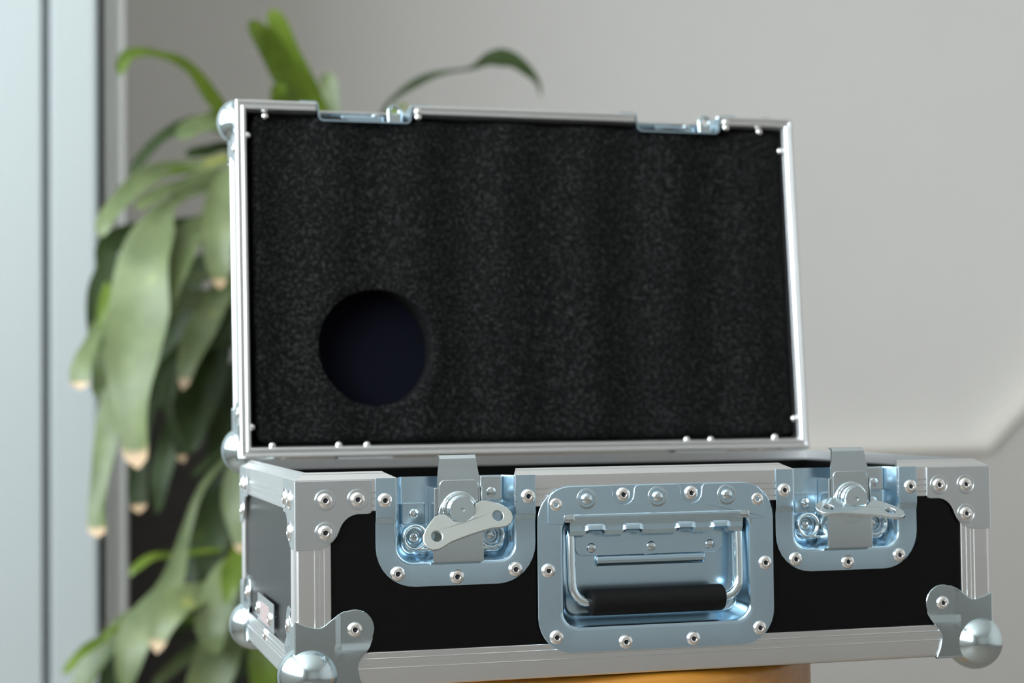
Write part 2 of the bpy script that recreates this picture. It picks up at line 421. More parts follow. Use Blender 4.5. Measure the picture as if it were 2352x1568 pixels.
# --- rim extrusion with the sloped tongue on top: (inward, up)
rim = [(1.5, -18.5), (0.3, -18.5), (0, -18.2)]
for gz in (-15.4, -11.5, -8.0): rim += [(0, gz-0.5), (0.6, gz-0.15), (0.6, gz+0.15), (0, gz+0.5)]
rim += [(0, -0.5), (0.15, -0.1), (0.5, 0.2), (4.3, 2.75), (4.5, 2.45), (4.75, 2.6), (4.85, 3.1), (6.2, 4.0), (7.0, 4.0), (7.0, -18.5)]
RIM = S(rim)
def rim_edge(o, dI, dS, s0, s1):
    o, dI, dS = Vector(o), Vector(dI), Vector(dS)
    return part('rim_edge', prism_bm(RIM, lambda a, b, s: o+dI*a+Z*b+dS*s, s0, s1), 'aluminium', 28)
def cutL(x0): return lambda a, b: (x0-(1.9*b if b > 0.0002 else 0))      # a left piece ends here, sloping back
def cutR(x0): return lambda a, b: (x0+(0.7*b if b > 0.0002 else 0))
rim_edge((0, 0, 0), Y, X, lambda a, b: a, cutL(0.0585))
rim_edge((0, 0, 0), Y, X, cutR(0.1285), cutL(0.3068))
rim_edge((0, 0, 0), Y, X, cutR(0.3765), lambda a, b: W-a)
rim_edge((0, D, 0), -Y, X, lambda a, b: a, lambda a, b: W-a)
rim_edge((0, 0, 0), X, Y, lambda a, b: a, lambda a, b: D-a)
rim_edge((W, 0, 0), -X, Y, lambda a, b: a, lambda a, b: D-a)

# --- black panels
LA, LB = 93.6, 341.7                    # latch centre lines
HX, HZ = 216.9, -55.8                   # handle centre
def ubox(c): return [(c+35.0, -3), (c+35.0, -49), (c-35.0, -49), (c-35.0, -3)]
fp = [(1.6, -3)]+[(LA-35, -3), (LA-35, -49), (LA+35, -49), (LA+35, -3)]+[(LB-35, -3), (LB-35, -49), (LB+35, -49), (LB+35, -3)]+[(438.4, -3), (438.4, -117.4), (1.6, -117.4)]
hole = rrect(HX-58.5, HX+58.5, -90, -24, 8, 4)
FR = lambda y0: (lambda a, b, h: Vector((a, y0*mm-h, b)))
part('front_panel', plate_bm(S(fp), [S(hole)], 0.006, FR(7.5), 0.0002), 'black_laminate', 20)
part('side_panel', box_bm(0.0015, 0.0075, 0.0016, D-0.0016, -H+0.0015, -0.003), 'black_laminate', 0)
part('side_panel', box_bm(W-0.0075, W-0.0015, 0.0016, D-0.0016, -H+0.0015, -0.003), 'black_laminate', 0)
part('back_panel', box_bm(0.0016, W-0.0016, D-0.0075, D-0.0015, -H+0.0015, -0.003), 'black_laminate', 0)
part('bottom_panel', box_bm(0.0016, W-0.0016, 0.0016, D-0.0016, -H, -H+0.0075), 'black_laminate', 0)
part('foam_insert', box_bm(0.010, W-0.010, 0.018, D-0.010, -H+0.009, -0.032, 0.004, 2), 'black_foam', 35, 'black foam filling the base')

# --- corner brackets at the four top corners (front flange + side flange)
BR = [(0.0, -0.6), (43.6, -0.6), (43.8, -17.8), (43.2, -19.4), (41.6, -19.9), (35.4, -20.0), (32.6, -20.6), (30.2, -21.8), (28.2, -23.4), (26.6, -25.4), (25.4, -27.6), (24.5, -30.0), (23.3, -32.4), (21.3, -35.0), (18.7, -37.0), (15.2, -38.9), (10.7, -39.8), (0.0, -39.8)]
def bracket(cx, cy, sx, sy):
    bm = bmesh.new()
    o = Vector((cx, cy, 0))
    plate_bm(S(BR), [], 0.001, lambda a, b, h: o+Vector((sx*a, -sy*h, b)), 0.00022, bm)
    plate_bm(S(BR), [], 0.001, lambda a, b, h: o+Vector((-sx*h, sy*a, b)), 0.00022, bm)
    tube_bm([o+V(0, 0, -0.6), o+V(0, 0, -39.8)], 0.001, 20, bm)              # rounded bend
    for (a, b) in ((16.7, -11.7), (35.4, -11.6), (16.7, -30.0)):         # pressed rings round the rivets
        prof = [(6.2, 0.9), (5.95, 1.35), (5.6, 1.4), (5.2, 0.95)]
        lathe_bm([(q*mm, h*mm) for q, h in prof], 28, lambda x, z, h: o+Vector((sx*(a*mm+x), -sy*h, b*mm+z)), bm)
        lathe_bm([(q*mm, h*mm) for q, h in prof], 28, lambda x, z, h: o+Vector((-sx*h, sy*(a*mm+x), b*mm+z)), bm)
    ob = part('corner_bracket', bm, 'bracket_aluminium', 35)
    for (a, b) in ((16.7, -11.7), (35.4, -11.6), (16.7, -30.0)):
        rivet(ob, cx/mm+sx*a, cy/mm-sy*0.9, b, 'front' if sy > 0 else 'back')
        rivet(ob, cx/mm-sx*0.9, cy/mm+sy*a, b, 'left' if sx > 0 else 'right')
bracket(0, 0, 1, 1); bracket(W, 0, -1, 1); bracket(0, D, 1, -1); bracket(W, D, -1, -1)

# --- ball corners: three lobed flanges and a ball
half = [(0.0, 39.0), (5.5, 36.6), (11.5, 35.2), (14.0, 35.4), (16.5, 36.8), (20.0, 39.6), (23.5, 42.2), (27.5, 44.0)]
lobe = arc(33.5, 33.5, 11.3, 112, -22, 14)
FL = half+lobe+[(b, a) for a, b in half[::-1]]+[(0.0, 0.0)]
def flange_bm(bm, to3):
    b2 = plate_bm(S(FL), [], 0.001, lambda a, b, h: Vector((a, b, h)), 0.00025)
    for k in (21.5, 22.3, 25.2, 26.0):
        for co, no in (((k*mm, 0, 0), (1, 0, 0)), ((0, k*mm, 0), (0, 1, 0))):
            bmesh.ops.bisect_plane(b2, geom=b2.verts[:]+b2.edges[:]+b2.faces[:], plane_co=co, plane_no=no)
    for v in b2.verts:
        e = min(v.co.x, v.co.y)/mm
        e1 = max(0, min(1, (e-21.5)/4.5)); e1 = e1*e1*(3-2*e1)
        v.co.z += -1.5*e1*mm
        v.co = to3(v.co.x, v.co.y, v.co.z)
    merge(bm, b2)
def ball_corner(o, sx, sy, sz, parent, yfirst=True):
    """o: outer corner point; s*: signs that point into the case"""
    o = Vector(o); bm = bmesh.new()
    flange_bm(bm, lambda a, b, h: o+Vector((sx*a, -sy*h, sz*b)))
    flange_bm(bm, lambda a, b, h: o+Vector((-sx*h, sy*a, sz*b)))
    flange_bm(bm, lambda a, b, h: o+Vector((sx*a, sy*b, -sz*h)))
    for e in (V(sx*39, 0, 0), V(0, sy*39, 0), V(0, 0, sz*39)): tube_bm([o, o+e], 0.001, 20, bm)
    b2 = bmesh.new(); bmesh.ops.create_uvsphere(b2, u_segments=48, v_segments=32, radius=0.0176)
    for v in b2.verts: v.co += Vector((0.0078,)*3)
    bmesh.ops.delete(b2, geom=[f for f in b2.faces if all(min(v.co) > 0.003 for v in f.verts)], context='FACES')
    for v in b2.verts: v.co = o+Vector((sx*v.co.x, sy*v.co.y, sz*v.co.z))
    merge(bm, b2)
    me = finish(bm, 'ball_corner', 17)
    ob = link('ball_corner', me, 'ball_zinc', parent, OFF if parent is case else (0, 0, 0))
    P = o/mm; y0 = -0.4
    rivet(ob, P.x+sx*33.5, P.y+sy*0.4, P.z+sz*33.5, 'front' if sy > 0 else 'back')
    rivet(ob, P.x+sx*0.4, P.y+sy*33.5, P.z+sz*33.5, 'left' if sx > 0 else 'right')
    rivet(ob, P.x+sx*33.5, P.y+sy*33.5, P.z+sz*0.4, 'bottom' if sz > 0 else 'top')
    return ob
for x, sx in ((0, 1), (W, -1)):
    for y, sy in ((0, 1), (D, -1)): ball_corner((x, y, -H), sx, sy, 1, case)

# --- small plate on the left side
np_ = part('label_plate', plate_bm(S([(89, -97.5), (164, -97.5), (164, -79.5), (89, -79.5)]), [], 0.0008, lambda a, b, h: Vector((-0.0002-h, a, b)), 0.0002), 'bracket_aluminium', 30, 'small riveted metal label on the side')
sub('red_print', finish(box_bm(-0.0012, -0.0009, 0.108, 0.150, -0.0955, -0.0835), 'red_print', 0), 'red_print', np_)
rivet(np_, -0.9, 160.5, -89, 'left'); rivet(np_, -0.9, 103, -90, 'left'); rivet(np_, 0, 132, -103, 'left')

# --- recessed dishes
def ring_u(a, zb, r, y, zt=0.0, fl=None):
    """open U from top left, round the bottom, to top right"""
    zs = [zt, zt-10, -22.0, -24.0, -26.5]
    p = [(-a, z) for z in zs if z > zb+r]+[(-a, zb+r)]
    while len(p) < 6: p.insert(1, (-a, (p[0][1]+p[1][1])/2))
    p += arc(-a+r, zb+r, r, 180, 270, 8)[1:]
    p += [(-a+r+(2*a-2*r)*k/4, zb) for k in (1, 2, 3)]
    p += arc(a-r, zb+r, r, 270, 360, 8)
    q = [(a, z) for z in zs if z > zb+r]
    while len(q) < 5: q.append((a, (q[-1][1]+zb+r)/2))
    p += q[::-1]
    return [(x, y if fl is None else fl(x, z), z) for x, z in p]
def latch(cx, fold, roll, label, prefix):
    def fl(x, z): return -1.0 if z > -23 else (-1.0+1.2*min(1, (-23-z)/2.5))
    rings = [ring_u(47.6, -62.6, 23, 0, 0.2, lambda x, z: fl(x, z)+1.0),
             ring_u(47.6, -62.6, 23, 0, 0.2, lambda x, z: fl(x, z)+0.2),
             ring_u(47.35, -62.35, 22.8, 0, 0.2, fl),
             ring_u(37.0, -51.0, 10.5, 0, 0.2, fl),
             ring_u(35.6, -49.6, 9.5, 0, 0.2, lambda x, z: fl(x, z)+0.5),
             ring_u(34.6, -48.6, 8.8, 1.6, 0.2),
             ring_u(31.4, -45.4, 7.0, 10.2, 0.2),
             ring_u(30.8, -44.8, 6.6, 11.4, 0.2),
             ring_u(29.6, -43.6, 6.0, 12.0, 0.2)]
    bm = bmesh.new()
    RV = [[bm.verts.new(V(cx+x, y, z)) for x, y, z in rg] for rg in rings]
    for A, B in zip(RV, RV[1:]):
        for i in range(len(A)-1): bm.faces.new((A[i], A[i+1], B[i+1], B[i]))
    Fv = RV[-1]; n = len(Fv)
    for i in range(n//2-1): bm.faces.new((Fv[i], Fv[i+1], Fv[n-2-i], Fv[n-1-i]))
    if n % 2: bm.faces.new((Fv[n//2-1], Fv[n//2], Fv[n//2+1]))
    lt = part('butterfly_latch', bm, 'zinc', 40, label)
    for dx, z, y in ((-42.3, -12.5, -1.0), (43.0, -12.2, -1.0), (-35.0, -54.8, 0.2), (0.0, -57.6, 0.2), (35.2, -54.6, 0.2)): rivet(lt, cx+dx, y, z)
    # floor brackets, springs
    for sgn in (-1, 1):
        pl = rrect(-6.8, 6.8, -27.5, -15.0, 1.2, 3)
        sub('spring_bracket', finish(plate_bm(S([(cx+sgn*23+a, b) for a, b in pl]), [], 0.0012, FR(12.0), 0.0003), 'spring_bracket', 30), 'zinc_dark', lt)
        srivet(lt, cx+sgn*23, 10.8, -21.3)
        cup = lathe_bm([(q*mm, h*mm) for q, h in ((6.2, 0), (6.0, 1.6), (5.4, 2.0), (4.4, 1.8), (3.9, 0.6), (0, 0.6))], 28, lambda x, z, h: V(cx+sgn*23, 12, -35)+Vector((x, -h, z)))
        sub('spring_seat', finish(cup, 'spring_seat', 40), 'zinc_dark', lt)
        srivet(lt, cx+sgn*23, 11.3, -35)
        path = [(cx+sgn*(23+6.9*math.cos(a)), 9.2-3.4*k/40, -35-6.9*math.sin(a)) for k, a in ((k, PI*0.55-sgn*0+k*(2*PI*1.9)/40) for k in range(41))]
        e = path[-1]; path += [(cx+sgn*14, 5.0, -42.2)] if False else []
        bmx = tube_bm([Vector(p)*mm for p in path], 0.00095, 8)
        tube_bm([V(cx+sgn*24, 8.0, -41.9), V(cx+sgn*18, 7.0, -42.0), V(cx+sgn*13.5, 6.5, -42.4)], 0.00095, 8, bmx)
        sub('spring', finish(bmx, 'spring', 60), 'zinc_bright', lt)
    sub('guide_bracket', finish(plate_bm(S(rrect(cx+17, cx+30, -14.2, -0.3, 0.8, 2)), [], 0.0022, FR(12.0), 0.0004), 'guide_bracket', 30), 'latch_steel', lt)
    srivet(lt, cx+23.4, 9.8, -9.6)
    # carrier: lower box, two side cheeks
    bm = box_bm((cx-15.2)*mm, (cx+15.2)*mm, -0.0042, 0.0115, -0.0489, -0.0275, 0.0008, 2)
    box_bm((cx-13.4)*mm, (cx+13.6)*mm, -0.0018, 0.0115, -0.030, -0.0060, 0.0003, 1, bm)
    for s in (-1, 1): box_bm((cx+0.4+s*13.9-0.5)*mm, (cx+0.4+s*13.9+0.5)*mm, -0.0040, 0.0115, -0.030, -0.0060, 0.0003, 1, bm)
    sub('latch_body', finish(bm, 'latch_body', 35), 'latch_steel', lt)
    # hook plate
    hx = cx+0.8
    prof = [(-2.8, -44), (-2.8, -1.2), (-1.6, 5.0), (-1.0, 10.6), (-0.2, 11.9), (0.9, 12.7), (4.0, 12.9), (4.0, 11.8), (1.4, 11.6), (0.6, 10.8), (0.1, 9.8), (-0.6, 5.0), (-1.7, -1.2), (-1.7, -44)]
    def wdt(b): return 12.9 if b < -6 else (12.6 if b < -1.0 else 12.5-1.8*min(1, (b+1)/13))
    bm = prism_bm(S(prof), lambda a, b, s: Vector((s, a, b)), lambda a, b: (hx-wdt(b/mm))*mm, lambda a, b: (hx+wdt(b/mm))*mm)
    sub('hook_plate', finish(bm, 'hook_plate', 25), 'latch_steel', lt)
    o = lt
    front = rrect(hx-11.6, hx+11.6, -40, -1.6, 3, 4)
    sub('slide_plate', finish(plate_bm(S(front), [], 0.0009, FR(-2.75), 0.0003), 'slide_plate', 30), 'latch_steel', o)
    sub('cam_plate', finish(plate_bm(S(circle(cx+0.6, -21.6, 12.2, 40)), [], 0.0007, FR(-3.65), 0.0003), 'cam_plate', 30), 'latch_steel', o)
    # cam disc and post
    dz = -18.4; c0 = V(cx+0.5, -3.6, dz)
    at0 = lambda x, z, h: c0+Vector((x, -h, z))
    sub('cam_disc', finish(lathe_bm([(q*mm, h*mm) for q, h in ((10.6, 0), (10.6, 1.5), (10.1, 2.1), (9.2, 2.3), (8.9, 3.0), (8.4, 3.2), (0, 3.2))], 40, at0), 'cam_disc', 40), 'zinc_bright', o)
    po = sub('post', finish(lathe_bm([(q*mm, h*mm) for q, h in ((8.1, 3.2), (8.1, 4.6), (7.7, 5.0), (7.7, 8.2), (7.3, 8.7), (1.3, 8.7), (1.2, 8.0), (0, 7.9))], 36, at0), 'post', 40), 'zinc_bright', o)
    # butterfly handle, hinged on the post
    B = [(0, -5.6), (3.4, -4.9), (6.6, -2.6), (8.4, 0.4), (10.4, 2.9), (13.2, 3.6), (16.0, 3.2), (20.2, 0.6), (24.0, -2.2), (26.9, -5.4), (28.2, -8.9), (27.6, -12.4), (25.2, -15.0), (21.8, -15.9), (18.0, -15.4), (13.0, -14.2), (6.5, -13.85), (0, -13.8)]
    out = B+[(-a, b) for a, b in B[::-1] if a > 0]
    hol = [circle(19.5, -8.3, 3.2, 20), circle(-19.5, -8.3, 3.2, 20)]
    nrm = Vector((0, -math.cos(fold), math.sin(fold))); e2 = Vector((0, math.sin(fold), math.cos(fold))); e1 = X.copy()
    a1 = e1*math.cos(roll)+e2*math.sin(roll); a2 = -e1*math.sin(roll)+e2*math.cos(roll)
    pv = V(cx+0.5, -11.3, -20.4)
    bm = plate_bm(S(out), [S(h) for h in hol], 0.0019, lambda a, b, h: pv+a1*a+a2*b+nrm*(h-0.0016), 0.0004)
    sub('butterfly_handle', finish(bm, 'butterfly_handle', 35), 'handle_steel' if prefix == 'A' else 'zinc_bright', o)
    # hinge tongue that carries the handle under the post
    bm = plate_bm(S([(-6.4, -7), (6.4, -7), (6.4, 0.5), (4, 2.0), (-4, 2.0), (-6.4, 0.5)]), [], 0.0016, lambda a, b, h: pv+a1*a+a2*b+nrm*(h-0.0033), 0.0003)
    sub('handle_tongue', finish(bm, 'handle_tongue', 30), 'zinc_bright', o)
    return lt
latch(LA, math.radians(25), math.radians(17.1), 'zinc butterfly latch with its wing handle hanging down', 'A')
latch(LB, math.radians(63), math.radians(-9), 'zinc butterfly latch with its wing handle folded out', 'B')

# recessed handle
def ring_r(x0, x1, z0, z1, r, y): return [(a, y, b) for a, b in rrect(x0, x1, z0, z1, r, 8)]
hx0, hx1, hz0, hz1 = HX-74.8, HX+74.8, -104.8, -6.8
rx0, rx1, rz0, rz1 = HX-58.6, HX+58.6, -89.2, -24.5
rings = [ring_r(hx0, hx1, hz0, hz1, 21, 0.2), ring_r(hx0, hx1, hz0, hz1, 21, -0.8), ring_r(hx0+.25, hx1-.25, hz0+.25, hz1-.25, 20.8, -1.05),
         ring_r(rx0-3, rx1+3, rz0-3, rz1+3, 11, -1.05), ring_r(rx0-1, rx1+1, rz0-1, rz1+1, 9.5, -0.5), ring_r(rx0, rx1, rz0, rz1, 9, 1.0),
         ring_r(rx0+3, rx1-3, rz0+3, rz1-3, 7.5, 12.0), ring_r(rx0+4, rx1-4, rz0+4, rz1-4, 7, 13.4), ring_r(rx0+6, rx1-6, rz0+6, rz1-6, 6, 14.0)]
bm = bmesh.new()
RV = [[bm.verts.new(V(*p)) for p in rg] for rg in rings]
for A, B in zip(RV, RV[1:]):
    n = len(A)
    for i in range(n): bm.faces.new((A[i], A[(i+1) % n], B[(i+1) % n], B[i]))
bm.faces.new(RV[-1])
hd = part('recessed_handle', bm, 'zinc', 40, 'zinc recessed dish with sprung carrying handle')
for x, z in ((153.3, -17.5), (281.2, -17.3), (148.4, -56.1), (286.1, -56.1), (153.1, -95.2), (195.9, -99.7), (238.8, -99.7), (281.9, -95.3)): rivet(hd, x, -1.0, z)
# cover plate with two scalloped notches
cp = [(148.3, -28.4)]
cp += [(148.3, -16.5)]+[(148.3+14-14*math.cos(a), -16.5+9.4*math.sin(a)) for a in [math.radians(15*i) for i in range(1, 6)]]+[(162.3, -7.1)]
for c in (195.3, 238.4):
    cp += [(c-9.5, -7.1), (c-7.9, -7.7), (c-6.8, -9.2)]+[(c+6.6*math.cos(a), -12.4+6.2*math.sin(a)) for a in [math.radians(180+22.5*i) for i in range(0, 9)]]+[(c+6.8, -9.2), (c+7.9, -7.7), (c+9.5, -7.1)]
cp += [(271.5, -7.1)]+[(271.5+14*math.sin(a), -16.5+9.4*math.cos(a)) for a in [math.radians(15*i) for i in range(1, 6)]]+[(285.5, -16.5), (285.5, -28.2), (284.5, -29.0), (275.4, -29.0), (274.8, -25.8), (158.6, -25.8), (158.0, -29.2), (149.3, -29.2)]
cv = sub('cover_plate', finish(plate_bm(S(cp), [], 0.0010, FR(-1.0), 0.00025), 'cover_plate', 30), 'zinc', hd)
for x in (195.3, 238.4): rivet(hd, x, -1.05, -12.6)
BOSS = finish(lathe_bm([(a*mm, b*mm) for a, b in [(6.2, 0.9), (6.0, 1.25), (5.2, 1.3), (4.7, 0.7), (4.2, 0.5), (3.6, 0.7), (3.4, 1.8), (2.6, 2.6), (1.2, 3.0), (0, 3.05)]], 26), 'boss', 50)
for x, z in ((172.3, -14.6), (216.8, -14.3), (261.2, -14.2)): sub('boss', BOSS, 'zinc_bright', hd, (x*mm, -0.0011, z*mm))
# sloping apron from the cover plate down to the hinge roll, with raised knuckles
def apron(x):
    k = 0.0
    for c in (177.5, 201.0, 234.5, 257.0):
        d = abs(x-c); k = max(k, 1 if d < 4.2 else max(0, 1-(d-4.2)/2.6))
    return k
bm = bmesh.new(); cols = []
xs = [162+0.9*i for i in range(int(110/0.9)+1)]
for x in xs:
    k = apron(x)
    sec = [(-1.8, -23.4), (-2.5, -24.2), (-2.7, -25.2), (-1.9, -27.0), (-1.5, -29.6), (-1.0-1.2*k, -30.6), (-1.0-1.8*k, -33.6+0.6*k), (0.4-1.2*k, -36.2+1.8*k), (3.4, -37.6+2.0*k), (6.0, -37.6+2.0*k), (9.0, -36.6+1.4*k), (9.0, -30)]
    cols.append([bm.verts.new(V(x, y, z)) for y, z in sec])
for A, B in zip(cols, cols[1:]):
    for i in range(len(A)-1): bm.faces.new((A[i], A[i+1], B[i+1], B[i]))
bm.faces.new(cols[0]); bm.faces.new(cols[-1])
sub('hinge_roll', finish(bm, 'hinge_roll', 25), 'zinc', hd)
for s in (-1, 1):
    sub('end_cap', finish(box_bm((HX+s*55.5-3.4)*mm, (HX+s*55.5+3.4)*mm, -0.0030, 0.004, -0.0285, -0.0236, 0.0012, 2), 'end_cap', 40), 'zinc_bright', hd)
leaf = rrect(HX-47.5, HX+47.5, -49.6, -32.0, 5, 5)
sub('hinge_leaf', finish(plate_bm(S(leaf), [], 0.0014, FR(14.0), 0.0003), 'hinge_leaf', 30), 'zinc', hd)
for dx in (-37.3, 0.8, 38.9): srivet(hd, HX+dx, 12.6, -44.8)
b2 = tube_bm([V(HX-35.0+0.35*i if i < 8 else (HX+35.6-0.35*(15-i) if i > 7 else 0), 14.0, -52.5) for i in range(16)], lambda q: 0.0036*math.sqrt(max(0.04, 1-(max(0, abs(q-0.5)*2-0.0))**6)), 18)
for v in b2.verts: v.co.y = 0.014+(v.co.y-0.014)*0.75
sub('pressed_bar', finish(b2, 'pressed_bar', 50), 'zinc', hd)
# sprung bail and rubber grip
yb = 3.0
path = [(HX-46, 5.5, -33), (HX-51.0, 4.6, -33.0), (HX-53.0, 4.2, -34.6), (HX-53.4, yb+.8, -37), (HX-53.4, yb, -50), (HX-53.2, yb-.6, -63)]
path += [(HX-53.2+11+11*math.cos(a), yb-1.0, -65+11*math.sin(a)) for a in [math.radians(180+15*i) for i in range(1, 7)]]
path += [(HX, yb-1.0, -76)]
mir = [(2*HX-x, y, z) for x, y, z in path[:-1]][::-1]
sub('bail', finish(tube_bm([Vector(p)*mm for p in path+mir], 0.0029, 14), 'bail', 60), 'zinc_bright', hd)
gp = [(0, -42.4), (6.6, -42.4), (7.7, -41.6), (8.0, -40), (8.0, 40), (7.7, 41.6), (6.6, 42.4), (0, 42.4)]
sub('grip', finish(lathe_bm([(a*mm, b*mm) for a, b in gp], 32, lambda x, z, h: V(HX, yb-1.0, -76)+Vector((h, x, z))), 'grip', 40), 'grip_rubber', hd)

# ------------------------------------------------------------------ the lid (own frame: x right, z up the lid, y to its back)
bm = box_bm(0.0016, W-0.0016, T-0.0075, T-0.0015, 0.0016, D-0.0016)
lid = link('lid', finish(bm, 'lid', 0), 'black_laminate', case, (OFF[0], OFF[1]+D, OFF[2]+OZ), (-TH, 0, 0))
lid['label'] = 'raised lid lined with black foam'
def lsub(name, bm, mt, sm=30): return sub(name, finish(bm, name, sm), mt, lid)
lsub('lid_wall', box_bm(0.0015, 0.0075, 0.004, T-0.0015, 0.0016, D-0.0016), 'black_laminate', 0)
lsub('lid_wall', box_bm(W-0.0075, W-0.0015, 0.004, T-0.0015, 0.0016, D-0.0016), 'black_laminate', 0)
lsub('lid_wall', box_bm(0.0016, W-0.0016, 0.004, T-0.0015, 0.0015, 0.0075), 'black_laminate', 0)
KA, KB = (60.0, 131.0), (308.6, 378.0)
tw = [(1.6, 4), (KA[0], 4), (KA[0], 38), (KA[1], 38), (KA[1], 4), (KB[0], 4), (KB[0], 38), (KB[1], 38), (KB[1], 4), (438.4, 4), (438.4, 43.5), (1.6, 43.5)]
lsub('lid_wall', plate_bm(S(tw), [], 0.006, lambda a, b, h: Vector((a, b, D-0.0075+h)), 0.0002), 'black_laminate', 20)
lr = [(0, 20), (0, 0.9), (0.15, 0.3), (0.7, 0), (2.0, 0), (2.5, 0.25), (2.8, 1.6), (4.1, 1.6), (4.4, 0.5), (4.9, 0.1), (6.2, 0.1), (6.9, 0.6), (7.6, 2.2), (8.3, 3.4), (8.3, 14), (7.6, 14), (1.5, 14), (1.5, 20)]
LR = S(lr)
def lid_rim(o, dI, dS, s0, s1):
    o, dI, dS = Vector(o), Vector(dI), Vector(dS)
    lsub('lid_edge', prism_bm(LR, lambda a, b, s: o+dI*a+Y*b+dS*s, s0, s1), 'aluminium', 28)
lid_rim((0, 0, 0), X, Z, lambda a, b: a, lambda a, b: D-a)
lid_rim((W, 0, 0), -X, Z, lambda a, b: a, lambda a, b: D-a)
lid_rim((0, 0, 0), Z, X, lambda a, b: a, lambda a, b: W-a)
lid_rim((0, 0, D), -Z, X, lambda a, b: a, KA[0]*mm-0.001)
lid_rim((0, 0, D), -Z, X, KA[1]*mm+0.001, KB[0]*mm-0.001)
lid_rim((0, 0, D), -Z, X, KB[1]*mm+0.001, lambda a, b: W-a)
for z, dz in ((0, Z), (D, -Z)):
    angle_edge('lid_back_edge', (0, T, z), dz, -Y, X, 0, W, lid)
for x, dx in ((0, X), (W, -X)):
    angle_edge('lid_back_edge', (x, T, 0), dx, -Y, Z, 0.0005, D-0.0005, lid)
for x, sx in ((0, 1), (W, -1)):
    for z, sz in ((0, 1), (D, -1)): ball_corner((x, T, z), sx, -1, sz, lid)
# foam sheet with a round cut-out
hc = (101.0, 80.0); hr = 43.2
fx0, fx1, fz0, fz1 = 12.0, 431.6, 10.5, 252.5
nx, nz = 210, 121
random.seed(3)
def foam_y(x, z):
    w = 0.9*math.sin((x-52)/33.5*PI+0.25*math.sin(z/60))+0.35*math.sin(x/19+z/90)
    y = 6.6-w*2.8
    d = math.hypot(x-hc[0], z-hc[1])-hr
    if d < 16: y += 0.7*math.exp(-max(d, 0)/1.6)-0.8*math.exp(-((d-7)/4.0)**2)
    e = min(x-fx0, fx1-x, z-fz0, fz1-z)
    if e < 5: y += 4.0*((5-max(e, 0))/5)**2
    return y
bm = bmesh.new(); G = {}
cr = 9.0
def corner_fit(x, z):
    """round the sheet's corners"""
    cx = min(max(x, fx0+cr), fx1-cr); cz = min(max(z, fz0+cr), fz1-cr)
    dx, dz = x-cx, z-cz
    if dx and dz:
        m_ = max(abs(dx), abs(dz)); l_ = math.hypot(dx, dz); k = m_/l_
        return cx+dx*k, cz+dz*k
    return x, z
for i in range(nx+1):
    for j in range(nz+1):
        x, z = corner_fit(fx0+(fx1-fx0)*i/nx, fz0+(fz1-fz0)*j/nz)
        G[i, j] = bm.verts.new((x, 0, z))
for i in range(nx):
    for j in range(nz):
        q = [G[i, j], G[i+1, j], G[i+1, j+1], G[i, j+1]]
        c = sum((v.co for v in q), Vector())/4
        if math.hypot(c.x-hc[0], c.z-hc[1]) > hr: bm.faces.new(q)
bmesh.ops.delete(bm, geom=[v for v in bm.verts if not v.link_faces], context='VERTS')
inner = [e for e in bm.edges if e.is_boundary and math.hypot(e.verts[0].co.x-hc[0], e.verts[0].co.z-hc[1]) < hr+6]
for v in {v for e in inner for v in e.verts}:
    d = Vector((v.co.x-hc[0], v.co.z-hc[1])); d = d.normalized()*hr
    v.co.x, v.co.z = hc[0]+d.x, hc[1]+d.y
outer_e = [e for e in bm.edges if e.is_boundary and e not in set(inner)]
for v in bm.verts: v.co.y = foam_y(v.co.x, v.co.z)
for es, yy in ((inner, 36.0), (outer_e, 36.0)):
    r_ = bmesh.ops.extrude_edge_only(bm, edges=es)
    for v in r_['geom']:
        if isinstance(v, bmesh.types.BMVert): v.co.y = yy
for v in bm.verts: v.co *= mm
lsub('foam_lining', bm, 'black_foam', 50)
lsub('cutout_floor', plate_bm(S(circle(hc[0], hc[1], hr+2, 48)), [], 0.002, lambda a, b, h: Vector((a, 0.036-h, b)), 0.0002), 'navy_felt', 30)
